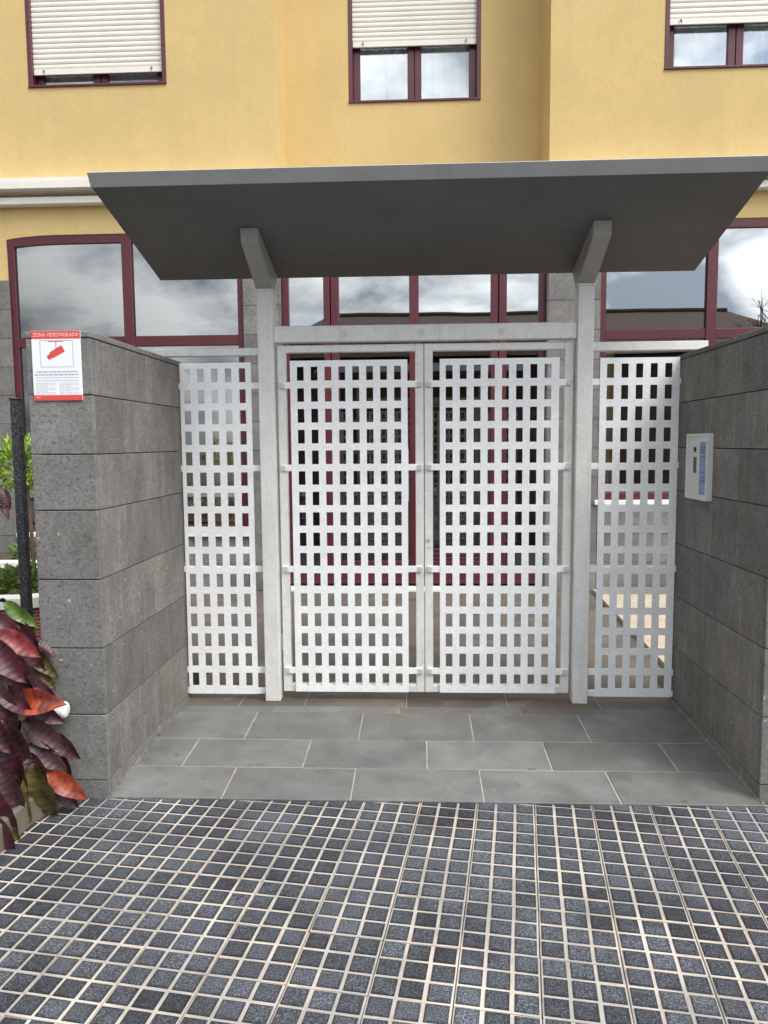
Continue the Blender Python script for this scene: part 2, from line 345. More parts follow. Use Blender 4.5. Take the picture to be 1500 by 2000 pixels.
# ------------------------------------------------------------------ mesh helpers
class MB:
    def __init__(s): s.v = []; s.f = []; s.mi = []; s.cur = 0
    def add(s, vs, fs):
        o = len(s.v); s.v += [tuple(p) for p in vs]; s.f += [tuple(i+o for i in f) for f in fs]; s.mi += [s.cur]*len(fs); return s
    def box(s, x0, x1, y0, y1, z0, z1):
        return s.add([(x0,y0,z0),(x1,y0,z0),(x1,y1,z0),(x0,y1,z0),(x0,y0,z1),(x1,y0,z1),(x1,y1,z1),(x0,y1,z1)],
                     [(0,3,2,1),(4,5,6,7),(0,1,5,4),(1,2,6,5),(2,3,7,6),(3,0,4,7)])
    def cbox(s, x0, x1, y0, y1, z0, z1, b=.004):
        """box with chamfered edges"""
        vs = []; idx = {}
        X = (x0, x1); Y = (y0, y1); Z = (z0, z1)
        for i in (0,1):
            for j in (0,1):
                for k in (0,1):
                    sx = b if i == 0 else -b; sy = b if j == 0 else -b; sz = b if k == 0 else -b
                    for ax, p in ((0,(X[i],Y[j]+sy,Z[k]+sz)),(1,(X[i]+sx,Y[j],Z[k]+sz)),(2,(X[i]+sx,Y[j]+sy,Z[k]))):
                        idx[(i,j,k,ax)] = len(vs); vs.append(p)
        fs = []; I = lambda i,j,k,a: idx[(i,j,k,a)]
        fs += [(I(0,0,0,0),I(0,0,1,0),I(0,1,1,0),I(0,1,0,0)),(I(1,0,0,0),I(1,1,0,0),I(1,1,1,0),I(1,0,1,0))]
        fs += [(I(0,0,0,1),I(1,0,0,1),I(1,0,1,1),I(0,0,1,1)),(I(0,1,0,1),I(0,1,1,1),I(1,1,1,1),I(1,1,0,1))]
        fs += [(I(0,0,0,2),I(0,1,0,2),I(1,1,0,2),I(1,0,0,2)),(I(0,0,1,2),I(1,0,1,2),I(1,1,1,2),I(0,1,1,2))]
        for j in (0,1):
            for k in (0,1): fs.append((I(0,j,k,1),I(1,j,k,1),I(1,j,k,2),I(0,j,k,2)) if j == k else (I(0,j,k,2),I(1,j,k,2),I(1,j,k,1),I(0,j,k,1)))
        for i in (0,1):
            for k in (0,1): fs.append((I(i,0,k,2),I(i,1,k,2),I(i,1,k,0),I(i,0,k,0)) if i == k else (I(i,0,k,0),I(i,1,k,0),I(i,1,k,2),I(i,0,k,2)))
        for i in (0,1):
            for j in (0,1): fs.append((I(i,j,0,0),I(i,j,1,0),I(i,j,1,1),I(i,j,0,1)) if i == j else (I(i,j,0,1),I(i,j,1,1),I(i,j,1,0),I(i,j,0,0)))
        for i in (0,1):
            for j in (0,1):
                for k in (0,1):
                    t = (I(i,j,k,0),I(i,j,k,1),I(i,j,k,2)); fs.append(t if (i+j+k) % 2 == 0 else t[::-1])
        return s.add(vs, fs)
    def poly(s, pts, vec):
        """polygon pts extruded by vec"""
        n = len(pts); a = [Vector(p) for p in pts]; b = [p+Vector(vec) for p in a]
        fs = [tuple(range(n))[::-1], tuple(range(n, 2*n))] + [(i, (i+1) % n, n+(i+1) % n, n+i) for i in range(n)]
        return s.add(a+b, fs)
    def tube(s, path, rad, n=8, cap=True):
        path = [Vector(p) for p in path]; rs = rad if isinstance(rad, (list, tuple)) else [rad]*len(path)
        o = len(s.v); vs = []; fs = []
        for i, p in enumerate(path):
            d = (path[min(i+1, len(path)-1)]-path[max(i-1, 0)]).normalized()
            a = d.cross(Vector((0, 0, 1)) if abs(d.z) < .9 else Vector((1, 0, 0))).normalized(); b = d.cross(a)
            for k in range(n):
                t = 2*math.pi*k/n; vs.append(p+(a*math.cos(t)+b*math.sin(t))*rs[i])
        for i in range(len(path)-1):
            for k in range(n): fs.append((i*n+k, i*n+(k+1) % n, (i+1)*n+(k+1) % n, (i+1)*n+k))
        if cap: fs += [tuple(range(n))[::-1], tuple((len(path)-1)*n+k for k in range(n))]
        return s.add(vs, fs)
    def data(s, name, mats, smooth=False):
        me = bpy.data.meshes.new(name); me.from_pydata(s.v, [], s.f)
        for mt in (mats if isinstance(mats, (list, tuple)) else [mats]): me.materials.append(mt)
        me.polygons.foreach_set('material_index', s.mi)
        if smooth: me.polygons.foreach_set('use_smooth', [True]*len(s.f))
        me.update(); return me
    def build(s, name, mats, parent=None, smooth=False):
        return link(name, s.data(name, mats, smooth), parent)
def link(name, me, parent=None, loc=None, rot=None, scale=None):
    o = bpy.data.objects.new(name, me); col.objects.link(o)
    if loc is not None: o.location = loc
    if rot is not None: o.rotation_euler = rot
    if scale is not None: o.scale = scale
    if parent is not None:
        o.parent = parent; o.matrix_parent_inverse = wm(parent).inverted()
    return o
def wm(o):
    m = o.matrix_basis.copy()
    if o.parent: m = wm(o.parent) @ o.matrix_parent_inverse @ m
    return m
def thing(name, label, cat, loc=(0, 0, 0), group=None):
    o = bpy.data.objects.new(name, None); col.objects.link(o); o.location = loc; o.empty_display_size = .1
    return tag(o, label, cat, group)
def tag(o, label=None, cat=None, group=None, kind=None):
    if label: o['label'] = label
    if cat: o['category'] = cat
    if group: o['group'] = group
    if kind: o['kind'] = kind
    return o

# ================================================================== ground
ZP = -0.053                       # pavement level; the gate landing is z = 0
road = MB().box(-60, 60, -12, -4.6, -.4, -.2).build('road', M['asphalt']); tag(road, kind='structure')
gr = MB().box(-120, 120, -160, 60, -.6, -.32).build('ground', M['soil']); tag(gr, kind='structure')
far = MB().box(-60, 60, -16, -12, -.4, -.08).build('far_pavement', M['concrete']); tag(far, kind='structure')
pv = MB().box(-9, 9, -4.3, -1.0, -.3, ZP-.034).build('pavement', M['mortar']); tag(pv, kind='structure')
kb = MB()
for k in range(18): kb.cbox(-9+k+.004, -8-.004+k, -4.6, -4.3, -.3, ZP, .012)
kb = kb.build('road_kerb', M['concrete']); tag(kb, kind='structure')
# tiles of 3 x 3 blocks, laid about eight degrees off the gate line
TA = R(7.7); TS = .25; T0 = Vector((.544, -1.949, 0))
ex = Vector((math.cos(TA), -math.sin(TA), 0)); ey = Vector((math.sin(TA), math.cos(TA), 0))
def blockgeo(mb, cx, cy, z0, z1, h=.0347):
    b = .0034
    mb.add([(cx-h,cy-h,z0),(cx+h,cy-h,z0),(cx+h,cy+h,z0),(cx-h,cy+h,z0),(cx-h,cy-h,z1-.0015),(cx+h,cy-h,z1-.0015),(cx+h,cy+h,z1-.0015),(cx-h,cy+h,z1-.0015),
            (cx-h+b,cy-h+b,z1),(cx+h-b,cy-h+b,z1),(cx+h-b,cy+h-b,z1),(cx-h+b,cy+h-b,z1)],
           [(0,1,5,4),(1,2,6,5),(2,3,7,6),(3,0,4,7),(4,5,9,8),(5,6,10,9),(6,7,11,10),(7,4,8,11),(8,9,10,11)])
base = MB().cbox(-.1235, .1235, -.1235, .1235, -.03, -.0045, .002).data('paving_tile', M['groove'])
bm_ = MB(); blockgeo(bm_, 0, 0, -.006, 0); bdata = bm_.data('block', M['block'])
fm = MB()
for i in (-1, 0, 1):
    for j in (-1, 0, 1): blockgeo(fm, i*.0828, j*.0828, -.006, 0)
fdata = fm.data('block_field', M['block'])
tiles = []; outer = MB(); rng = random.Random(3)
for i in range(-20, 22):
    for j in range(-10, 6):
        c = T0 + ex*((i+.5)*TS) + ey*((j+.5)*TS)
        if c.y > -1.05 or c.y < -4.2 or abs(c.x-.1) > 4.6: continue
        u, v, wd = proj((c.x, c.y, ZP)) if c.y > -4.0 else (0, 9999, 0)
        if wd > .5 and -60 < u < 1560 and v < 2080: tiles.append((v, c, i, j))
        else:
            rot = Matrix.Rotation(-TA, 3, 'Z')
            mbt = MB(); mbt.box(-.1235, .1235, -.1235, .1235, -.03, -.0045); nb = len(mbt.f)
            for a in (-1, 0, 1):
                for b2 in (-1, 0, 1): blockgeo(mbt, a*.0828, b2*.0828, -.006, 0)
            outer.cur = 0
            o0 = len(outer.v); outer.v += [tuple(rot @ Vector(p) + Vector((c.x, c.y, ZP))) for p in mbt.v]
            outer.f += [tuple(q+o0 for q in f) for f in mbt.f]; outer.mi += [0]*nb+[1]*(len(mbt.f)-nb)
tag(outer.build('outlying_paving_tiles', [M['groove'], M['block_plain']], pv), kind='stuff')
tiles.sort(key=lambda t: -t[0])
for k, (v, c, i, j) in enumerate(tiles):
    rot = (rng.uniform(-.006, .006), rng.uniform(-.006, .006), -TA+rng.uniform(-.007, .007))
    t = link('paving_tile', base, pv, (c.x, c.y, ZP+rng.uniform(-.0012, .0008)), rot)
    if k < 33:
        for a in (-1, 0, 1):
            for b2 in (-1, 0, 1):
                p = t.matrix_basis @ Vector((a*.0828+rng.uniform(-.0014, .0014), b2*.0828+rng.uniform(-.0014, .0014), rng.uniform(-.0012, .0006)))
                link('block', bdata, t, p, rot)
    else:
        tag(link('block_field', fdata, t, t.location, rot), kind='stuff')

# ramp of three slab rows up to the gate, then the landing
Y0, Y1, Y2, Y3 = -1.198, -.8956, -.5832, -.2275
def rz(y): return ZP+.006 + (0-ZP-.006)*(y-Y0)/(Y3-Y0)
XA, XB = -1.30, 1.66
bed = MB(); bed.add([(XA,Y0+.004,-.2),(XB,Y0+.004,-.2),(XB,Y3,-.2),(XA,Y3,-.2),(XA,Y0+.004,rz(Y0)-.0035),(XB,Y0+.004,rz(Y0)-.0035),(XB,Y3,-.0035),(XA,Y3,-.0035)],
        [(0,3,2,1),(4,5,6,7),(0,1,5,4),(1,2,6,5),(2,3,7,6),(3,0,4,7)])
ramp_o = bed.build('ramp', M['mortar']); tag(ramp_o, kind='structure')
def slab(x0, x1, y0, y1, mat, parent, f=rz, th=.03, g=.0035, name='slab'):
    mb = MB(); b = .0025; x0 += g; x1 -= g; y0 += g; y1 -= g
    T = [(x0,y0),(x1,y0),(x1,y1),(x0,y1)]; I = [(x0+b,y0+b),(x1-b,y0+b),(x1-b,y1-b),(x0+b,y1-b)]
    dz = random.uniform(-.001, .0012)
    vs = [(x,y,f(y)-th) for x,y in T]+[(x,y,f(y)-b+dz) for x,y in T]+[(x,y,f(y)+dz) for x,y in I]
    mb.add(vs, [(0,1,5,4),(1,2,6,5),(2,3,7,6),(3,0,4,7),(4,5,9,8),(5,6,10,9),(6,7,11,10),(7,4,8,11),(8,9,10,11),(0,3,2,1)])
    return mb.build(name, mat, parent)
rows = [(Y0, Y1, [448, 690, 941, 1198], 1530), (Y1, Y2, [373, 600, 834, 1069, 1306], 1475), (Y2, Y3, [491, 705, 921, 1141], 1424)]
for ya, yb, us, vv in rows:
    ym = (ya+yb)/2
    xs = [XA]+[at(u, vv, 1, ym).x for u in us]+[XB]
    for a, b in zip(xs[:-1], xs[1:]): slab(a, b, ya, yb, M['slab'], ramp_o)
for xw, sg_ in ((-1.2795, 1), (1.6415, -1)):
    fm_ = MB(); rf_ = random.Random(4+sg_); yy = [Y0+.01+k*.032 for k in range(40) if Y0+.01+k*.032 < .02]
    for a_, b_ in zip(yy[:-1], yy[1:]):
        w0 = .004+.008*rf_.random(); h0 = .004+.008*rf_.random(); za, zb2 = min(0, rz(a_)), min(0, rz(b_))
        fm_.add([(xw, a_, za-.01), (xw, b_, zb2-.01), (xw, b_, zb2+h0), (xw, a_, za+h0), (xw+sg_*w0, a_, za+.0015), (xw+sg_*w0*rf_.uniform(.8, 1.1), b_, zb2+.0015)], [(3, 4, 5, 2), (3, 0, 4), (2, 5, 1)])
    fm_.build('mortar_fillet', M['stone_side'], ramp_o)
land = MB().box(XA, XB, Y3, .6, -.2, -.0035).build('landing', M['mortar']); tag(land, kind='structure')
flat = lambda y: 0.0
for ya, yb, xs in ((Y3, Y3+.1, [XA, -.72, .02, .72, XB]), (Y3+.1, .25, [XA, -.94, -.55, .06, .66, 1.2, XB]), (.25, .6, [XA, -.7, -.1, .5, 1.1, XB])):
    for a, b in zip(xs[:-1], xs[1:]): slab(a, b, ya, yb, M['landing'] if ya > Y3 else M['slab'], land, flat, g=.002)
ct = MB().box(-7, 7, .6, 3.9, -.2, -.002).build('courtyard_floor', M['court']); tag(ct, kind='structure')
gd = MB().box(-7, -1.58, -1.19, .6, -.2, .04).build('garden_bed', M['soil']); tag(gd, kind='structure')
gd2 = MB().box(1.96, 7, -1.14, .6, -.2, .04).build('garden_bed_right', M['soil']); tag(gd2, kind='structure')

# ================================================================== flank walls
JZ = [-.08, .0283, .3365, .6432, .9553, 1.2655, 1.5123, 1.7697, 2.0423]
def flank(label, x_in, sgn, yf, splits):
    """stone-clad wall whose inner face is x_in; sgn = +1 when the wall body lies to the right"""
    t = thing('stone_wall', label, 'wall', (x_in+sgn*.14, -.5, ZP), 'stone walls flanking the gate')
    W = .285; yb = .06; th = .03
    xo = x_in+sgn*W
    lo, hi = min(x_in+sgn*th, xo-sgn*th), max(x_in+sgn*th, xo-sgn*th)
    MB().box(lo, hi, yf+th, yb-th, -.2, JZ[-1]-.03).build('core', M['core'], t)
    g = .0022; rg = random.Random(5 if sgn > 0 else 9)
    for c in range(len(JZ)-1):
        z0, z1 = JZ[c]+g, JZ[c+1]-g
        if c == len(JZ)-2: z1 -= .028
        xa, xb = sorted((x_in, xo))
        MB().cbox(xa, xb, yf+rg.uniform(-.001, .001), yf+th, z0, z1, .0025).build('stone_block', M['stone'], t)
        MB().cbox(xa, xb, yb-th, yb, z0, z1, .0025).build('stone_block', M['stone'], t)
        for xs in ((x_in, x_in+sgn*th), (xo-sgn*th, xo)):
            a, b = sorted(xs)
            ys = [yf+th+.0008] + [s+rg.uniform(-.03, .03) for s in splits[c % 2]] + [yb-th-.0008]
            for p, q in zip(ys[:-1], ys[1:]):
                j = rg.uniform(0, .0012)*sgn
                MB().cbox(a+j, b+j, p+.0006, q-.0006, z0, z1, .0007).build('stone_block', M['stone_side'], t)
    xa, xb = sorted((x_in-sgn*.003, xo+sgn*.003))
    MB().cbox(xa, xb, yf-.003, yb+.003, JZ[-1]-.026, JZ[-1], .003).build('coping', M['stone'], t)
    return t
flank('grey stone-clad wall on the left that carries the red and white warning sign', -1.280, -1, -1.195, ([-.84], [-.52]))
flank('grey stone-clad wall on the right with the intercom panel set in it', 1.642, 1, -1.155, ([-.5], [-.8]))

# ================================================================== portal: posts, beam, arms, canopy
pt = thing('entrance_canopy', 'dark grey tilted canopy roof on two galvanised posts joined by a crossbeam', 'canopy', (.17, 0, 0))
PX = ((-.7942, -.7028), (1.0417, 1.1323)); PZ = 2.4296
for a, b in PX:
    p = MB().cbox(a, b, -.05, .042, 0.0, PZ, .004).build('post', M['steel'], pt)
    MB().cbox(a-.004, b+.004, -.0505, .044, PZ, PZ+.012, .002).build('cap_plate', M['steel'], p)
cb = MB().cbox(PX[0][1], PX[1][0], -.032, .034, 2.138, 2.231, .004).build('crossbeam', M['steel'], pt)
for x in (-.291, .155, .612):
    MB().tube([(x, -.0315, 2.182), (x, -.0345, 2.182)], .02, 20).build('plug', M['bolt'], cb)
# canopy slab: section in y,z
YR, ZR, YF, ZF = .15, 2.5418, -.792, 2.779
XC0, XC1 = -1.4188, 1.7542
def cz(y): return ZR+(YR-y)*(ZF-ZR)/(YR-YF)
sec = [(YR, ZR), (YF, ZF), (YF-.035, ZF+.05), (YR+.01, ZR+.062)]
mb = MB(); mb.poly([(XC0, y, z) for y, z in sec], (XC1-XC0, 0, 0))
slab_o = mb.build('roof_slab', M['canopy'], pt)
mb = MB(); mb.poly([(XC0-.002, y, z) for y, z in ((YF-.0015, ZF-.0015), (YF-.038, ZF+.052), (YF-.033, ZF+.056), (YF+.004, ZF-.0025))], (XC1-XC0+.004, 0, 0))
mb.build('fascia', M['fascia'], slab_o)
for a, b in PX:
    e = .001
    sec2 = [(YR-.02, cz(YR-.02)-.002), (-.41, cz(-.41)-.002), (-.40, cz(-.40)-.07), (-.052, PZ+.012), (.03, PZ+.012)]
    MB().poly([(a-e, y, z) for y, z in sec2], (b-a+2*e, 0, 0)).build('arm', M['armgrey'], pt)
for k, (a, b) in enumerate(((-1.42, PX[0][0]), (PX[1][1], 1.78))):
    MB().cbox(a, b, -.03, .02, 2.066, 2.110 if k == 0 else 2.116, .003).build('side_rail', M['steel'], pt)

# ================================================================== gate leaves and fixed lattice panels
def lattice(x0, x1, z0, z1, cols, rows, px, pz, cx0, cz0, hw, hh, y0, y1):
    """sheet with a grid of rectangular holes as one mesh"""
    mb = MB(); xs = [x0]; zs = [z0]
    for i in range(cols): xs += [cx0+i*px-hw/2, cx0+i*px+hw/2]
    for j in range(rows): zs += [cz0+j*pz-hh/2, cz0+j*pz+hh/2]
    xs.append(x1); zs.append(z1); nx, nz = len(xs), len(zs)
    vs = [(x, y, z) for y in (y0, y1) for z in zs for x in xs]; I = lambda k, j, i: (k*nz+j)*nx+i
    fs = []; hole = lambda j, i: 0 <= i < nx-1 and 0 <= j < nz-1 and i % 2 == 1 and j % 2 == 1
    solid = lambda j, i: 0 <= i < nx-1 and 0 <= j < nz-1 and not hole(j, i)
    for j in range(nz-1):
        for i in range(nx-1):
            if hole(j, i): continue
            fs.append((I(0,j,i),I(0,j,i+1),I(0,j+1,i+1),I(0,j+1,i))); fs.append((I(1,j,i),I(1,j+1,i),I(1,j+1,i+1),I(1,j,i+1)))
            if not solid(j, i-1): fs.append((I(0,j,i),I(0,j+1,i),I(1,j+1,i),I(1,j,i)))
            if not solid(j, i+1): fs.append((I(0,j,i+1),I(1,j,i+1),I(1,j+1,i+1),I(0,j+1,i+1)))
            if not solid(j-1, i): fs.append((I(0,j,i),I(1,j,i),I(1,j,i+1),I(0,j,i+1)))
            if not solid(j+1, i): fs.append((I(0,j+1,i),I(0,j+1,i+1),I(1,j+1,i+1),I(1,j+1,i)))
    return mb.add(vs, fs)
HW, HH, PZH, ZH0 = .040, .080, .1219, .130
BARS = (.182, .803, 1.409, 1.893)
def bolt(x, y, z, parent):
    MB().tube([(x, y, z), (x, y-.006, z)], [.017, .015], 14).build('bolt_head', M['bolt'], parent, False)
def leaf_gate(label, x0, x1, sx0, sx1, hx0, lock=False):
    t = thing('gate_leaf', label, 'gate', ((x0+x1)/2, 0, 0), 'two leaves of the entrance gate')
    s = .049; zb, zt = .047, 2.125
    for a in (x0, x1-s): MB().cbox(a, a+s, 0, .045, zb, zt, .003).build('stile', M['steel'], t)
    MB().cbox(x0+s, x1-s, .001, .044, zt-.043, zt, .003).build('top_rail', M['steel'], t)
    MB().cbox(x0+s, x1-s, .001, .044, zb, zb+.045, .003).build('bottom_rail', M['steel'], t)
    lattice(sx0, sx1, .052, 2.034, 8, 16, .0812, PZH, hx0, ZH0, HW, HH, -.016, -.012).build('lattice_sheet', M['sheet'], t)
    for z in BARS:
        b = MB().cbox(x0+.012, x1-.012, -.0118, -.0005, z-.019, z+.019, .0015).build('mounting_bar', M['sheet'], t)
        for x in (x0+.026, x1-.026): bolt(x, -.0118, z, b)
    if lock:
        l = MB().cbox(x0+.008, x0+.038, -.004, -.0004, .93, 1.02, .0015).build('lock_plate', M['steel'], t)
        MB().tube([(x0+.022, -.004, .975), (x0+.022, -.009, .975)], .0095, 14).build('lock_cylinder', M['bolt'], l)
        MB().box(x0+.0205, x0+.0235, -.0098, -.009, .967, .982).build('keyhole', M['black'], l)
    for z in (.3, 1.85):
        xh = x0-.006 if not lock else x1+.004
        MB().tube([(xh, .02, z), (xh, .02, z+.1)], .007, 10).build('hinge', M['bolt'], t)
    return t
leaf_gate('left gate leaf of pale perforated steel in a galvanised frame', -.690, .1672, -.613, .073, -.553)
leaf_gate('right gate leaf of pale perforated steel with the lock on its centre stile', .1712, 1.030, .2605, .948, .315, True)
def fixed_panel(label, x0, x1, sx0, sx1, hx0, pitch):
    t = thing('lattice_panel', label, 'panel', ((x0+x1)/2, 0, 0), 'fixed lattice panels beside the gate')
    lattice(sx0, sx1, .034, 2.028, 5, 16, pitch, PZH, hx0, .126, HW, HH, -.016, -.012).build('lattice_sheet', M['sheet'], t)
    for z in (.052,)+BARS: MB().cbox(x0, x1, -.0118, .004, z-.018, z+.018, .0015).build('mounting_bar', M['sheet'], t)
    return t
fixed_panel('narrow fixed lattice panel between the sign wall and the left post', -1.2795, -.795, -1.268, -.844, -1.2265, .0822)
fixed_panel('narrow fixed lattice panel between the right post and the intercom wall', 1.133, 1.6415, 1.180, 1.630, 1.2385, .0822)

# ================================================================== apartment building
bd = thing('apartment_building', 'ochre yellow apartment building with maroon windows behind the gate', 'building', (0, 5, 0))
YB, YRC, YD = 3.4, 4.0, 3.46
XL, XR_ = -1.289, 1.450
TOP = 9.0
def wall_open(mb, x0, x1, z0, z1, y, ops, rev):
    xs = sorted({x0, x1, *[o[0] for o in ops], *[o[1] for o in ops]}); zs = sorted({z0, z1, *[o[2] for o in ops], *[o[3] for o in ops]})
    for a, b in zip(xs[:-1], xs[1:]):
        for c, d in zip(zs[:-1], zs[1:]):
            if any(o[0] <= a and b <= o[1] and o[2] <= c and d <= o[3] for o in ops): continue
            mb.add([(a,y,c),(b,y,c),(b,y,d),(a,y,d)], [(0,1,2,3)])
    for a, b, c, d in ops:
        mb.add([(a,y,c),(a,y+rev,c),(a,y+rev,d),(a,y,d)], [(0,1,2,3)]); mb.add([(b,y,c),(b,y,d),(b,y+rev,d),(b,y+rev,c)], [(0,1,2,3)])
        mb.add([(a,y,d),(a,y+rev,d),(b,y+rev,d),(b,y,d)], [(0,1,2,3)]); mb.add([(a,y,c),(b,y,c),(b,y+rev,c),(a,y+rev,c)], [(0,1,2,3)])
# openings
WL = (-4.135, -1.648, .63, 3.725); WR = (1.96, 4.40, .95, 3.75)
F1L = (-3.815, -2.390, 5.18, 6.62); F1R = (2.553, 3.985, 5.17, 6.62); F1C = (-.600, .815, 5.20, 6.62)
for (x0, x1, ops) in ((-10, XL, [WL, F1L]), (XR_, 10, [WR, F1R])):
    mb = MB(); wall_open(mb, x0, x1, -.1, TOP, YB, ops, .22)
    xe = XL if x0 < 0 else XR_
    q = [(xe,YB,-.1),(xe,YRC,-.1),(xe,YRC,TOP),(xe,YB,TOP)]
    mb.add(q, [(0,1,2,3) if x0 < 0 else (3,2,1,0)])
    for (a, b, c, d) in [ops[0]]:        # shallow segmental heads
        n = 24; rise = .04
        pts = [(a+(b-a)*k/n, d-rise*(2*k/n-1)**6) for k in range(n+1)]
        for (p, q2) in zip(pts[:-1], pts[1:]):
            mb.add([(p[0],YB+.001,p[1]),(q2[0],YB+.001,q2[1]),(q2[0],YB+.001,d),(p[0],YB+.001,d)], [(0,1,2,3)])
            mb.add([(p[0],YB+.001,p[1]),(p[0],YB+.1,p[1]),(q2[0],YB+.1,q2[1]),(q2[0],YB+.001,q2[1])], [(0,1,2,3)])
    mb.build('wall', M['yellow'], bd)
mb = MB(); wall_open(mb, XL, XR_, 3.75, TOP, YRC, [F1C], .18); mb.build('wall', M['yellow'], bd)
MB().box(XL, XR_, YD+.02, YRC+.2, 3.60, 3.75).build('porch_ceiling', M['white_trim'], bd)
MB().box(-10, 10, YB, 12, TOP, TOP+.2).build('roof', M['concrete'], bd)
# string course: two white bands wrapping the bays
for (x0, x1) in ((-10, XL), (XR_, 10)):
    e0, e1 = (x0, x1+.12) if x0 < 0 else (x0-.12, x1)
    mb = MB(); mb.poly([(e0, y, z) for y, z in ((YB-.001, 4.125), (YB-.185, 4.135), (YB-.19, 4.20), (YB-.19, 4.235), (YB-.001, 4.29))], (e1-e0, 0, 0)); mb.build('string_course', M['white_trim'], bd)
    e0, e1 = (x0, x1+.05) if x0 < 0 else (x0-.05, x1)
    MB().cbox(e0, e1, YB-.105, YB-.001, 4.005, 4.075, .006).build('string_course', M['white_trim'], bd)
    a, b = (XL+.0005, XL+.1) if x0 < 0 else (XR_-.1, XR_-.0005)
    MB().cbox(a, b, YB+.003, YRC-.002, 4.108, 4.285, .006).build('string_course', M['white_trim'], bd)
# stone cladding of the ground floor, block by block
rg = random.Random(11)
def clad(x0, x1, z0, z1, yf, first=None, w_=.62):
    nrow = max(1, round((z1-z0)/.303)); h = (z1-z0)/nrow
    for r_ in range(nrow):
        xs = [x0]; x = x0+(w_ if r_ % 2 else w_*.55)
        while x < x1-.1: xs.append(x); x += w_
        xs.append(x1)
        for a, b in zip(xs[:-1], xs[1:]):
            MB().cbox(a+.0015, b-.0015, yf-.03+rg.uniform(-.001, .001), yf+.003, z0+r_*h+.002, z0+(r_+1)*h-.002, .002).build('stone_block', M['stone'], bd)
clad(-6.0, WL[0]+.014, 0, 3.27, YB); clad(WL[1]-.014, XL, 0, 3.27, YB, w_=.9); clad(XR_, WR[0]+.014, 0, 3.27, YB, w_=.9); clad(WR[1]-.014, 6.0, 0, 3.27, YB)
clad(WL[0]+.016, WL[1]-.016, 0, .58, YB); clad(WR[0]+.016, WR[1]-.016, 0, .90, YB)
for xe, s in ((XL, 1), (XR_, -1)):
    for r_ in range(11):
        a, b = sorted((xe, xe+s*.010))
        MB().cbox(a+.0008, b, YB-.027, YD, r_*.2973+.002, (r_+1)*.2973-.002, .002).build('stone_block', M['stone'], bd)
for (a, b, c, d) in (WL, WR):
    MB().cbox(a-.02, b+.02, YB-.075, YB+.08, c-.048, c, .006).build('sill', M['coping'], bd)
def bar(x0, x1, z0, z1, y0, y1, parent, name='frame', b=.004): return MB().cbox(x0, x1, y0, y1, z0, z1, b).build(name, M['maroon'], parent)
def pane(x0, x1, z0, z1, y, parent, mat='glass'): return MB().box(x0, x1, y, y+.006, z0, z1).build('pane', M[mat], parent)
# the two big ground-floor windows
def big_window(o, mull, tz):
    a, b, c, d = o; yf = YB+.008; yk = yf+.06
    w_ = MB(); n = 24; rise = .04
    for k in range(n):                               # curved head
        x0 = a+(b-a)*k/n; x1 = a+(b-a)*(k+1)/n; f = lambda x: d-rise*(2*(x-a)/(b-a)-1)**6
        w_.add([(x0,yf,f(x0)-.085),(x1,yf,f(x1)-.085),(x1,yf,f(x1)+.01),(x0,yf,f(x0)+.01),(x0,yk,f(x0)-.085),(x1,yk,f(x1)-.085)], [(0,1,2,3),(0,4,5,1)])
    win = w_.build('window', M['maroon'], bd)
    for x in (a, b-.075): bar(x, x+.075, c, d-.07, yf+.001, yk, win)
    bar(a+.075, b-.075, c, c+.07, yf+.002, yk, win)
    bar(mull-.052, mull+.052, c+.07, d-.04, yf-.004, yk, win, 'mullion')
    for x0, x1 in ((a+.075, mull-.052), (mull+.052, b-.075)):
        bar(x0, x1, tz-.05, tz+.05, yf+.003, yk, win, 'transom')
        for z0, z1 in ((c+.07, tz-.05), (tz+.05, d-.02)):
            pane(x0, x1, z0, z1, yf+.03, win, 'glass' if z0 > tz else 'lowglass')
            g_ = MB(); t_ = .007
            for q in ((x0, x0+t_, z0, z1), (x1-t_, x1, z0, z1), (x0+t_, x1-t_, z0, z0+t_)): g_.box(q[0], q[1], yf+.02, yf+.029, q[2], q[3])
            g_.build('gasket', M['rubber'], win)
    return win
big_window(WL, -2.875, 2.63)
big_window(WR, 3.085, 2.63)
# glazed entrance screen
es = MB().cbox(XL+.011, XR_-.011, YD, YD+.07, 2.60, 2.72, .004).build('entrance_screen', M['maroon'], bd)
def vbar(x0, x1, z0=.06, z1=3.6, y=YD+.004): bar(x0, x1, z0, 2.6, y, y+.06, es); bar(x0, x1, 2.72, z1, y, y+.06, es)
posts = [(-1.278, -1.205), (-.842, -.776), (-.766, -.682), (.046, .144), (.883, .957), (.967, 1.046), (1.372, 1.439)]
for a, b in posts: vbar(a, b)
for k, (a, b) in enumerate(((-1.205, -.842), (-.682, .046), (.144, .883), (1.046, 1.372))):
    bar(a, b, .06, .30 if k in (1, 2) else .2, YD+.008, YD+.058, es, 'bottom_rail')
    if k == 2:
        for z in (.33, .375, .42): MB().cbox(a, b, YD+.012, YD+.05, z-.012, z+.012, .003).build('louvre', M['maroon'], es)
    pane(a, b, .30 if k in (1, 2) else .2, 2.6, YD+.035, es, 'doorglass'); pane(a, b, 2.72, 3.6, YD+.035, es)
for x in (-.66, .86): MB().tube([(.0 + (0.02 if x < 0 else .17), YD-.05, .95), (.02 if x < 0 else .17, YD-.05, 1.5)], .012, 10).build('pull_handle', M['bolt'], es)
MB().cbox(XL+.024, XR_-.024, YB-.1, YD+.1, -.0015, .03, .006).build('threshold', M['coping'], bd)
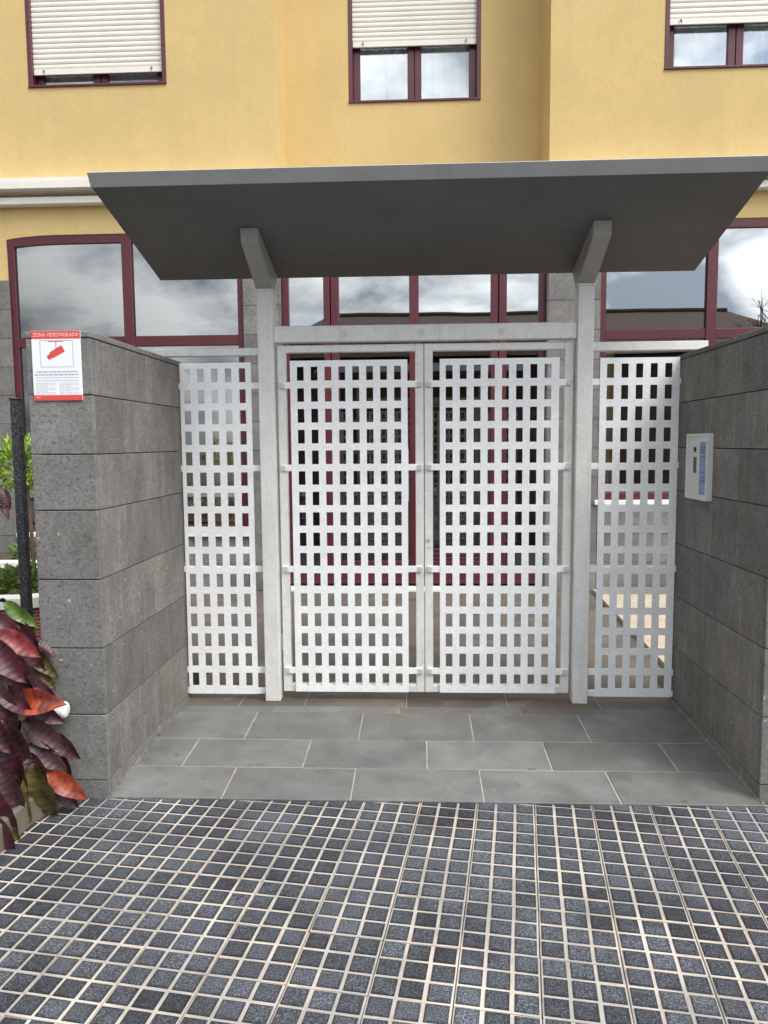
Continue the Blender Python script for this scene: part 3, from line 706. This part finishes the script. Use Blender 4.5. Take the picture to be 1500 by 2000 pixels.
# first-floor windows with roller shutters
slat_me = None
def f1_window(o, y, shut_z, mull=True, open_gap=True):
    a, b, c, d = o; yf = y+.02
    win = MB().cbox(a, b, y-.018, y+.10, c, c+.022, .003).build('window', M['maroon'], bd)
    for x in (a, b-.045): bar(x, x+.045, c+.022, d, y-.006, y+.16, win, 'shutter_guide')
    x0, x1 = a+.045, b-.045; mid = (x0+x1)/2; ys = y+.09
    for p, q in ((x0, x0+.075), (mid-.075, mid-.003), (mid+.003, mid+.075), (x1-.075, x1)): bar(p, q, c+.022, d-.02, ys, ys+.05, win, 'sash_stile')
    for p, q in ((x0+.075, mid-.075), (mid+.075, x1-.075)):
        bar(p, q, c+.022, c+.062, ys+.002, ys+.05, win, 'sash_rail')
        pane(p, q, c+.062, d-.02, ys+.022, win, 'clearglass')
    n = 60; cv = MB(); ph = a*3
    for k in range(n):
        xa = x0+(x1-x0)*k/n; xb = x0+(x1-x0)*(k+1)/n
        f = lambda x: ys+.085+.018*math.sin(x*38+ph)+.012*math.sin(x*61+2*ph)+.01*math.sin(x*17)
        cv.add([(xa,f(xa),c),(xb,f(xb),c),(xb,f(xb),d),(xa,f(xa),d)], [(0,1,2,3)])
    cv.build('curtain', M['curtain'], win, True)
    hs = .0505; w2 = (x1-x0)/2
    prof = [(0, 0), (-.006, .006), (-.0095, .018), (-.0095, .034), (-.006, .045), (0, .0485)]
    sm = MB(); vs = [(sx*w2, py, pz) for sx in (-1, 1) for py, pz in prof]; m_ = len(prof)
    sm.add(vs, [(k, m_+k, m_+k+1, k+1) for k in range(m_-1)]); me = sm.data('slat', M['shutter'])
    MB().cbox(mid-w2, mid+w2, y+.028, y+.044, shut_z, shut_z+.055, .004).build('shutter_end_bar', M['shutter'], win)
    z = shut_z+.056; 
    while z < d: link('slat', me, win, (mid, y+.042, z)); z += hs
    for s in (-1, 1):
        x = mid+s*(w2-.11)
        MB().tube([(x, y+.03, shut_z+.045), (x, y+.012, shut_z+.04), (x-.006*s, y+.008, shut_z+.012)], .006, 8).build('shutter_stop', M['black'], win)
    MB().box(a, b, y+.19, y+.2, c-.02, d+.05).build('dark_backing', M['core'], win) if not open_gap else None
    return win
f1_window(F1L, YB, 5.315); f1_window(F1R, YB, 5.60); f1_window(F1C, YRC, 5.785)
# rooms behind the glass
def room(x0, x1, y0, y1, z0, z1, wallm, floorm):
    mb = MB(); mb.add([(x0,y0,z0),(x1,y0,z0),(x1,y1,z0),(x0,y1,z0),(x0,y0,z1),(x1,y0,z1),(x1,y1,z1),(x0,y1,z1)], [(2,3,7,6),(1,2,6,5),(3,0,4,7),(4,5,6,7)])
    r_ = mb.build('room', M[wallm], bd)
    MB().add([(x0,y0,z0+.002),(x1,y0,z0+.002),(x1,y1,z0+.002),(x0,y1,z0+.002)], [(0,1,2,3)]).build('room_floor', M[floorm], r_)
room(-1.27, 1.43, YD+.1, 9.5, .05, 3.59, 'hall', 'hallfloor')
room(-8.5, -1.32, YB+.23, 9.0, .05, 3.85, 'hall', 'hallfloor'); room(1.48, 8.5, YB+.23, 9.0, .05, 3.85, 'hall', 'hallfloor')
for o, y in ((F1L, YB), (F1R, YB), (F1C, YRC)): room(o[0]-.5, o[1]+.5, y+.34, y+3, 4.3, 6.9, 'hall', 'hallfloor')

# ------------------------------------------------------------------ inside: curtains, hall wood screen, potted plant
def drape(name, label, x0, x1, y, z0, z1, mat):
    n = 36; cv = MB()
    for k in range(n):
        xa = x0+(x1-x0)*k/n; xb = x0+(x1-x0)*(k+1)/n; f = lambda x: y+.03*math.sin(x*60)+.014*math.sin(x*97+1)
        cv.add([(xa,f(xa),z0),(xb,f(xb),z0),(xb,f(xb),z1),(xa,f(xa),z1),(xa,f(xa)+.004,z0),(xb,f(xb)+.004,z0),(xb,f(xb)+.004,z1),(xa,f(xa)+.004,z1)], [(0,1,2,3),(7,6,5,4)])
    return tag(cv.build(name, M[mat], None, True), label, 'curtain', 'curtains in the ground-floor windows')
drape('curtain', 'tan curtain inside the ground-floor window left of the entrance', -2.10, -1.73, 3.55, .64, 2.35, 'tan')
drape('curtain', 'tan curtain inside the ground-floor window right of the entrance', 1.99, 2.16, 3.55, .96, 2.5, 'tan')
t = thing('wood_screen', 'brown wooden board screen inside the entrance hall', 'screen', (-.2, 5.6, .05))
for k in range(7): MB().cbox(-.62+k*.14, -.62+k*.14+.134, 5.6, 5.63, .055, 2.5, .004).build('board', M['wood'], t)

# ================================================================== leaves
def leaf_mesh(name, mat, wid=.58, fold=.18, droop=.25, wav=.05, seed=0):
    """pointed oval leaf, unit length along +X, folded at its midrib"""
    rg = random.Random(seed); n = 8; vs = []; fs = []
    for i in range(n+1):
        t = i/n; hw = wid/2*math.sin(math.pi*min(1, t*.94+.03))**.75*(1.12-.35*t); 
        if i == n: hw = .004
        z = -droop*t*t
        for s in (-1, -.5, 0, .5, 1):
            vs.append((t, s*hw, z+abs(s)*hw*fold*2+(rg.uniform(-wav, wav)*.5 if abs(s) == 1 else 0)+.035*abs(s)*s*math.sin(t*7+seed)))
    for i in range(n):
        for k in range(4): fs.append((i*5+k, (i+1)*5+k, (i+1)*5+k+1, i*5+k+1))
    mb = MB(); mb.add(vs, fs); return mb.data(name, M[mat], True)
LM = {}
for k, mt in enumerate(('leaf_maroon', 'leaf_purple', 'leaf_red', 'leaf_pink', 'leaf_olive', 'leaf_green', 'leaf_dark')):
    LM[mt] = [leaf_mesh('leaf', mt, (.44+.1*random.random())*(1 if k < 5 else .9), .16+.2*random.random(), .2+.4*random.random(), .07, k*5+q) for q in range(3)]
def put_leaf(parent, mat, p, d, length, up=Vector((0, -.5, 1)), k=0):
    d = Vector(d).normalized(); yv = Vector(up).cross(d)
    if yv.length < .05: yv = Vector((1, 0, 0)).cross(d)
    yv.normalize(); zv = d.cross(yv)
    m_ = Matrix((d, yv, zv)).transposed().to_4x4(); m_.translation = Vector(p)
    o = link('leaf', LM[mat][k % 3], None); o.matrix_basis = m_ @ Matrix.Scale(length, 4)
    o.parent = parent; o.matrix_parent_inverse = wm(parent).inverted()
    return o
# maroon-leaved shrub spilling over the pavement
sh = thing('maroon_shrub', 'shrub with large dark maroon and orange leaves in front of the sign wall', 'shrub', (-1.72, -1.32, -.02))
rs = random.Random(21)
stems = []
for k, (dx, dy, h) in enumerate(((0, .0, .95), (-.12, .06, .8), (.07, -.08, .62), (-.05, -.14, .5), (.1, .05, .72), (-.2, -.06, .7))):
    b0 = Vector((-1.74, -1.30, -.02)); e0 = b0+Vector((dx*1.2, dy*1.2, h)); mid = (b0+e0)/2+Vector((rs.uniform(-.03, .03), rs.uniform(-.03, .03), 0))
    MB().tube([b0+Vector((dx*.3, dy*.3, 0)), mid, e0], [.011, .009, .005], 7).build('stem', M['stem'], sh, True); stems.append((b0, mid, e0))
MB().tube([(-1.86, -1.16, 0), (-1.845, -1.17, .7), (-1.83, -1.16, 1.2), (-1.835, -1.15, 1.62)], [.011, .009, .007, .005], 7).build('stem', M['stem'], sh, True)
for (u, v, u2, v2, mt) in ((5, 955, 22, 1000, 'leaf_purple'), (2, 985, 20, 1012, 'leaf_purple'), (-12, 965, 14, 985, 'leaf_olive')):
    p = at(u, v, 1, -1.17); q = at(u2, v2, 1, -1.21); put_leaf(sh, mt, p, q-p, (q-p).length*.75, k=u)
# leaves one can pick out in the photograph: base, tip, depth
spec = [(-5,1235,52,1268,-1.34,'leaf_pink'),(20,1372,106,1372,-1.36,'leaf_red'),(92,1508,150,1552,-1.38,'leaf_red'),(68,1490,82,1606,-1.42,'leaf_olive'),
        (40,1478,25,1590,-1.42,'leaf_olive'),(-10,1290,50,1360,-1.38,'leaf_maroon'),(10,1280,62,1345,-1.33,'leaf_purple'),(55,1270,98,1312,-1.24,'leaf_olive'),
        (-15,1330,20,1420,-1.42,'leaf_purple'),(5,1405,40,1490,-1.44,'leaf_purple'),(48,1405,108,1460,-1.36,'leaf_purple'),(95,1432,140,1478,-1.33,'leaf_maroon'),
        (60,1450,110,1500,-1.37,'leaf_purple'),(100,1450,122,1520,-1.30,'leaf_maroon'),(0,1430,30,1520,-1.46,'leaf_maroon'),(-20,1560,8,1668,-1.50,'leaf_maroon'),
        (-15,1500,15,1560,-1.47,'leaf_pink'),(90,1520,140,1570,-1.34,'leaf_maroon'),(10,1175,50,1215,-1.25,'leaf_dark'),(30,1185,60,1240,-1.22,'leaf_olive'),
        (-10,1200,30,1245,-1.30,'leaf_maroon'),(20,1210,66,1262,-1.24,'leaf_maroon'),(30,1320,85,1350,-1.30,'leaf_maroon'),(0,1340,48,1392,-1.40,'leaf_maroon'),
        (-25,1390,12,1470,-1.47,'leaf_maroon'),(25,1500,60,1570,-1.36,'leaf_maroon'),(50,1380,105,1402,-1.33,'leaf_maroon'),(-30,1480,5,1580,-1.5,'leaf_purple'),
        (62,1300,95,1335,-1.22,'leaf_olive'),(-12,1540,12,1650,-1.60,'leaf_maroon'),(-20,1590,18,1690,-1.64,'leaf_maroon'),(15,1530,35,1610,-1.50,'leaf_maroon'),(30,1540,52,1600,-1.46,'leaf_olive'),(-5,1500,30,1580,-1.53,'leaf_purple'),(5,1580,22,1640,-1.58,'leaf_olive'),(60,1470,75,1560,-1.40,'leaf_maroon'),(-10,1250,40,1330,-1.40,'leaf_maroon'),(25,1240,70,1300,-1.28,'leaf_maroon')]
for k, (u, v, u2, v2, y, mt) in enumerate(spec):
    p = at(u, v, 1, y+.02); q = at(u2, v2, 1, y-.035); put_leaf(sh, mt, p, q-p, (q-p).length*1.06, Vector((rs.uniform(-.3, .3), -1, .55)), k)
for k in range(64):
    b0, mid, e0 = rs.choice(stems); t_ = rs.uniform(.15, 1); p = b0.lerp(e0, t_)+Vector((rs.uniform(-.03, .03),)*3)
    an = rs.uniform(0, 6.28); d = Vector((math.cos(an)*.9-.15, math.sin(an)*.75-.1, rs.uniform(-.55, .25)))
    if (p+d*.13).x > -1.60 and (p+d*.13).y > -1.24: d.y = -abs(d.y); d.x -= .5
    mt = rs.choices(['leaf_maroon', 'leaf_purple', 'leaf_olive', 'leaf_red'], [7, 5, 2, .6])[0]
    put_leaf(sh, mt, p, d, rs.uniform(.08, .13), Vector((0, -.35, 1)), k)
# buff kerb of the bed in front of the sign wall
kp = [Vector((-1.52, -1.9, 0)), Vector((-1.518, -1.60, 0)), Vector((-1.505, -1.41, 0)), Vector((-1.47, -1.33, 0)), Vector((-1.44, -1.20, 0))]
kk = MB(); tops = []
vs = []; 
for i, p in enumerate(kp):
    d = (kp[min(i+1, 4)]-kp[max(i-1, 0)]).normalized(); nrm = Vector((-d.y, d.x, 0))
    vs += [p+Vector((0, 0, -.2)), p+nrm*.01+Vector((0, 0, .045)), p+nrm*.02+Vector((0, 0, .055)), p+nrm*.14+Vector((0, 0, .055)), p+nrm*.14+Vector((0, 0, -.2))]
fs = [(i*5+k, i*5+k+1, i*5+k+6, i*5+k+5) for i in range(4) for k in range(4)]+[(4, 3, 2, 1, 0), (20, 21, 22, 23, 24)]
kk.add(vs, fs); tag(kk.build('kerb', M['kerb']), 'low buff stone kerb under the maroon shrub', 'kerb')
b2 = MB().box(-4, -1.62, -3.0, -1.19, -.2, .02).build('front_bed', M['soil']); tag(b2, kind='structure')

# shared maker of leafy masses (many small leaves in one crown mesh)
def crown(name, parent, c, rad, n, mat, size, seed, squash=(1, 1, 1)):
    rg = random.Random(seed); mb = MB()
    for k in range(n):
        d = Vector((rg.gauss(0, 1), rg.gauss(0, 1), rg.gauss(0, 1))).normalized(); r_ = rad*rg.uniform(.45, 1.05)
        p = Vector(c)+Vector((d.x*squash[0], d.y*squash[1], d.z*squash[2]))*r_
        a = (d+Vector((rg.uniform(-.8, .8), rg.uniform(-.8, .8), rg.uniform(-.2, .9)))).normalized(); b = a.cross(Vector((rg.uniform(-1, 1), rg.uniform(-1, 1), rg.uniform(-1, 1)))).normalized()
        l = size*rg.uniform(.7, 1.3); w_ = l*.42; nz = a.cross(b)*l*.12
        mb.add([p, p+a*l*.45+b*w_*.5+nz, p+a*l, p+a*l*.45-b*w_*.5+nz, p+a*l*.5], [(0, 1, 4), (1, 2, 4), (2, 3, 4), (3, 0, 4)])
    return mb.build(name, M[mat], parent)
gs = thing('green_shrub', 'yellow-green clipped shrub behind the black post', 'shrub', (-2.62, .75, .3))
MB().tube([(-2.62, .75, .2), (-2.61, .75, .8), (-2.63, .75, 1.35)], [.018, .015, .01], 8).build('trunk', M['stem'], gs, True)
crown('crown', gs, (-2.66, .75, 1.42), .24, 750, 'leaf_green', .055, 4, (1.0, .9, .78))
bp = thing('black_post', 'thin flaking black metal fence post left of the sign wall', 'post', (-2.16, -.2, .0))
MB().cbox(-2.187, -2.137, -.225, -.175, 0, 1.815, .003).build('shaft', M['blackpost'], bp)
MB().cbox(-2.190, -2.134, -.228, -.172, 1.815, 1.825, .002).build('cap', M['blackpost'], bp)
# brick planters with white coping
def planter(label, path, z1, wid, cop=.065, group='brick planters'):
    t = thing('brick_planter', label, 'planter', path[0], group)
    P_ = [Vector(p) for p in path]
    def strip(name, mat, off0, off1, za, zb):
        mb = MB(); vs = []
        for i, p in enumerate(P_):
            d = (P_[min(i+1, len(P_)-1)]-P_[max(i-1, 0)]).normalized(); nr = Vector((-d.y, d.x, 0))
            vs += [p+nr*off0+Vector((0, 0, za)), p+nr*off0+Vector((0, 0, zb)), p+nr*off1+Vector((0, 0, zb)), p+nr*off1+Vector((0, 0, za))]
        m_ = len(P_); fs = [(i*4+k, (i+1)*4+k, (i+1)*4+(k+1) % 4, i*4+(k+1) % 4) for i in range(m_-1) for k in range(4)]+[(0, 1, 2, 3), ((m_-1)*4+3, (m_-1)*4+2, (m_-1)*4+1, (m_-1)*4)]
        return mb.add(vs, fs).build(name, mat, t)
    strip('brickwork', M['brick'], 0, wid, 0.06, z1-cop); strip('plinth', M['kerb'], -.006, wid+.006, -.05, .06); strip('coping', M['coping'], -.035, wid+.02, z1-cop, z1)
    return t
planter('near red brick planter with white coping, left of the sign wall', [(-4.6, .08, 0), (-2.55, .08, 0), (-2.36, .11, 0), (-2.22, .20, 0), (-2.12, .34, 0), (-2.0, .6, 0), (-1.8, .95, 0)], .60, .10)
planter('far red brick planter with white coping, under the maroon window', [(-6, 2.15, 0), (-3.3, 2.15, 0), (-3.1, 2.25, 0), (-3.0, 2.4, 0), (-2.98, 3.3, 0)], .50, .12)
for k, (x, y, z, r_, mt, lab) in enumerate(((-2.55, .5, .62, .16, 'leaf_dark', 'low green ground plant in the near brick planter'), (-3.5, 2.5, .52, .2, 'leaf_dark', 'low green ground plant in the far brick planter'), (-2.95, .42, .62, .17, 'leaf_green', 'small bright green plant at the left end of the near brick planter'))):
    t = thing('planter_plant', lab, 'plant', (x, y, z-.15), 'plants in the brick planters')
    crown('foliage', t, (x, y, z), r_, 260, mt, .07, 30+k, (1.3, .9, .6)); MB().tube([(x, y, z-.3), (x, y, z)], .012, 6).build('stem', M['stem'], t)
MB().box(-7, -2.3, .2, 1.2, .3, .5).build('planter_soil', M['soil'])['kind'] = 'structure'
MB().box(-7, -3.1, 2.27, 3.36, .25, .42).build('planter_soil', M['soil'])['kind'] = 'structure'
# white plastic cap poking out of the shrub
t = thing('garden_lamp', 'small white plastic lamp holder on the sign wall behind the shrub', 'lamp', (-1.5, -1.23, .377))
mb = MB(); mb.tube([(-1.56, -1.245, .377), (-1.446, -1.245, .377), (-1.438, -1.245, .377), (-1.433, -1.245, .377), (-1.431, -1.245, .377)], [.037, .037, .034, .027, .012], 20); mb.build('housing', M['pvc'], t, True)
MB().cbox(-1.53, -1.49, -1.212, -1.196, .35, .40, .003).build('bracket', M['pvc'], t)

# cream kerb along the path behind the right panel
kt = thing('planter_kerb', 'cream rendered planter edge along the path behind the right lattice panel', 'kerb', (1.9, 2, 0))
mb = MB(); mb.poly([(1.812, .62, .0), (1.93, 3.30, .0), (3.4, 3.30, .0), (3.4, .62, .0)], (0, 0, .035)); mb.build('edge', M['cream'], kt)

# ================================================================== warning sign
sg = thing('warning_sign', 'red and white video surveillance sign on the stone wall', 'sign', (-1.428, -1.2, 1.9))
SX0, SX1, SZ0, SZ1 = -1.537, -1.320, 1.747, 2.045; SY = -1.2015
MB().cbox(SX0, SX1, SY, SY+.004, SZ0, SZ1, .001).build('board', M['sign_white'], sg)
fl = lambda nm, mt, x0, x1, z0, z1, y=SY-.0006, par=None: MB().box(x0, x1, y, y+.0004, z0, z1).build(nm, M[mt], par or sg)
hd = fl('header_band', 'sign_red', SX0+.0005, SX1-.0005, SZ1-.034, SZ1-.0005)
fl('footer_band', 'sign_red', SX0+.0005, SX1-.0005, SZ0+.0005, SZ0+.023)
def text(body, size, x, z, y, mat, parent, width=None, name='lettering'):
    cu = bpy.data.curves.new(name, 'FONT'); cu.body = body; cu.size = size; cu.align_x = 'CENTER'; cu.align_y = 'CENTER'; cu.extrude = .0001
    ob = bpy.data.objects.new('tmp', cu); col.objects.link(ob)
    dg = bpy.context.evaluated_depsgraph_get(); me = bpy.data.meshes.new_from_object(ob.evaluated_get(dg)); wd = max(v.co.x for v in me.vertices)-min(v.co.x for v in me.vertices)
    bpy.data.objects.remove(ob); me.materials.clear(); me.materials.append(M[mat]); me.name = name
    sx = (width/wd) if width else 1
    return link(name, me, parent, (x, y, z), (R(90), 0, 0), (sx, 1, 1))
mx_ = (SX0+SX1)/2
text('ZONA VIDEOVIGILADA', .0235, mx_, SZ1-.0175, SY-.0009, 'sign_letter', hd, .2)
# pictogram frame and camera
fx0, fx1, fz0, fz1 = SX0+.037, SX1-.034, SZ1-.155, SZ1-.041
pf = MB(); q = .0018
for a in ((fx0, fx1, fz0, fz0+q), (fx0, fx1, fz1-q, fz1), (fx0, fx0+q, fz0+q, fz1-q), (fx1-q, fx1, fz0+q, fz1-q)): pf.box(a[0], a[1], SY-.0006, SY-.0002, a[2], a[3])
pf.build('pictogram_frame', M['sign_ink'], sg)
cx_, cz_ = mx_, fz0+.062
cp = MB(); ca, sa = math.cos(R(27)), math.sin(R(27))
def rp(x, z): return (cx_+x*ca-z*sa, SY-.0006, cz_+x*sa+z*ca)
cp.poly([rp(-.030, -.0135), rp(.036, -.0135), rp(.036, .0145), (rp(.030, .0175)), rp(-.024, .0145), rp(-.030, .0105)], (0, .0004, 0))
cp.poly([rp(-.045, -.0105), rp(-.032, -.0135), rp(-.032, .0075), rp(-.045, .0065)], (0, .0004, 0))
cp.poly([rp(-.034, -.006), rp(-.029, -.006), rp(-.029, .004), rp(-.034, .004)], (0, .0004, 0))
pc = cp.build('camera_pictogram', M['sign_red'], sg)
fl('camera_mount', 'sign_red', cx_-.0015, cx_+.0015, cz_+.012, fz1-.005); fl('camera_mount', 'sign_red', cx_-.033, cx_+.033, fz1-.0055, fz1-.0028)
rw = random.Random(2)
def words(x0, x1, z, h, mat, y=SY-.0006):
    mb = MB(); x = x0
    while x < x1-.004:
        l = min(rw.uniform(.006, .022), x1-x); mb.box(x, x+l, y, y+.0003, z-h/2, z+h/2); x += l+.003
    mb.build('small_print', M[mat], sg)
for k, (ins, h, mt) in enumerate(((.018, .0042, 'sign_ink'), (.009, .0046, 'sign_ink'), (.014, .0036, 'sign_grey'), (.014, .0036, 'sign_grey'))):
    words(SX0+ins, SX1-ins, SZ1-.175-k*.0125, h, mt)
for c_ in range(2):
    xa = SX0+.012+c_*.104
    for k in range(8): words(xa, xa+(.088 if k % 3 != 2 else .05), SZ1-.224-k*.0066, .0024, 'sign_grey')
words(SX0+.012, SX0+.03, SZ0+.013, .003, 'sign_letter', SY-.0009)

# ================================================================== intercom on the right wall
ic = thing('intercom', 'pale metal door-entry intercom panel on the right stone wall', 'intercom', (1.64, -.37, 1.41))
IX, FX = 1.642, 1.610; iy0, iy1, iz0, iz1 = -.505, -.205, 1.238, 1.588
f4 = MB()
for a in ((iy0, iy0+.012, iz0, iz1), (iy1-.016, iy1, iz0, iz1), (iy0+.012, iy1-.016, iz0, iz0+.014), (iy0+.012, iy1-.016, iz1-.014, iz1)): f4.cbox(FX, IX+.004, a[0], a[1], a[2], a[3], .0025)
f4.build('bezel', M['icom'], ic)
fc = MB().box(FX+.007, IX+.002, iy0+.012, iy1-.016, iz0+.014, iz1-.014).build('face_plate', M['icom'], ic)
xk = FX+.0065
def ip(nm, mt, y0, y1, z0, z1, d=.0012): return MB().cbox(xk-d, xk+.001, y0, y1, z0, z1, .0004).build(nm, M[mt], fc)
for z0, z1 in ((1.275, 1.33), (1.335, 1.385), (1.39, 1.465), (1.47, 1.545)):
    ip('name_strip', 'icom_blue', -.488, -.395, z0, z1); ip('strip_divider', 'icom_ink', -.488, -.395, z0-.0035, z0-.0012, .0016)
for z in (1.49, 1.505, 1.52): ip('name_print', 'icom_ink', -.483, -.402, z-.003, z+.001, .0018)
for z in (1.345, 1.36): ip('name_print', 'icom_ink', -.483, -.43, z-.003, z+.001, .0018)
ip('speaker_grille', 'slot', -.350, -.305, 1.38, 1.465)
MB().tube([(xk+.001, -.327, 1.505), (xk-.005, -.327, 1.505)], .014, 16).build('camera_lens', M['black'], fc)
for z in (1.29, 1.315, 1.34): MB().tube([(xk+.001, -.327, z), (xk-.004, -.327, z)], .007, 12).build('call_button', M['icom'], fc)

# ================================================================== across the street (seen as reflections in the panes)
hs_ = thing('house', 'low house with dark tiled hip roof across the street, seen reflected in the panes', 'house', (5, -23, 0))
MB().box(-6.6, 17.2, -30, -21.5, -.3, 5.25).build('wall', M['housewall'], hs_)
rf = MB(); a, b, c_, d = -7.4, 18.0, -30.8, -20.7; zt = 7.72; ze = 5.2
rf.add([(a,c_,ze),(b,c_,ze),(b,d,ze),(a,d,ze),(a+3.2,(c_+d)/2,zt),(b-3.2,(c_+d)/2,zt)], [(3,2,5,4),(1,0,4,5),(0,3,4),(2,1,5),(0,1,2,3)]); rfo = rf.build('roof', M['rooftile'], hs_)
for k in range(5):
    x = -3.6+k*3.7; wn = MB().box(x, x+1.3, -21.52, -21.44, 1.0, 2.6).build('window', M['maroon'], hs_)
    for q in (0, 1): MB().box(x+.08+q*.6, x+.62+q*.6, -21.435, -21.43, 1.08, 2.52).build('pane', M['black'], wn)
MB().tube([(-4.2, -25.75, 7.74), (14.8, -25.75, 7.74)], .12, 8).build('ridge', M['rooftile'], rfo)
bt = thing('bare_tree', 'leafless tree across the street, seen reflected in the right window', 'tree', (15.3, -19.6, -.1))
rt = random.Random(8); tr = MB(); br_ = MB()
tr.tube([(15.3, -19.6, -.2), (15.2, -19.5, 2), (15.4, -19.6, 4.2)], [.22, .17, .12], 8)
def branch(p, d, l, r_, dep):
    q = p+d*l*.5+Vector((rt.uniform(-.1, .1),)*3)*l*.5; e = p+d*l; br_.tube([p, q, e], [r_, r_*.8, r_*.55], 5)
    if dep > 0:
        for k in range(3): branch(e if k < 2 else q, (d+Vector((rt.uniform(-.8, .8), rt.uniform(-.8, .8), rt.uniform(-.25, .6)))).normalized(), l*.66, r_*.55, dep-1)
for k in range(5): branch(Vector((15.4, -19.6, 3.4+.2*k)), Vector((math.cos(k*1.3)*.8, math.sin(k*1.3)*.8, .7)).normalized(), 1.7, .08, 4)
tr.build('trunk', M['bark'], bt, True); br_.build('crown', M['bark'], bt)
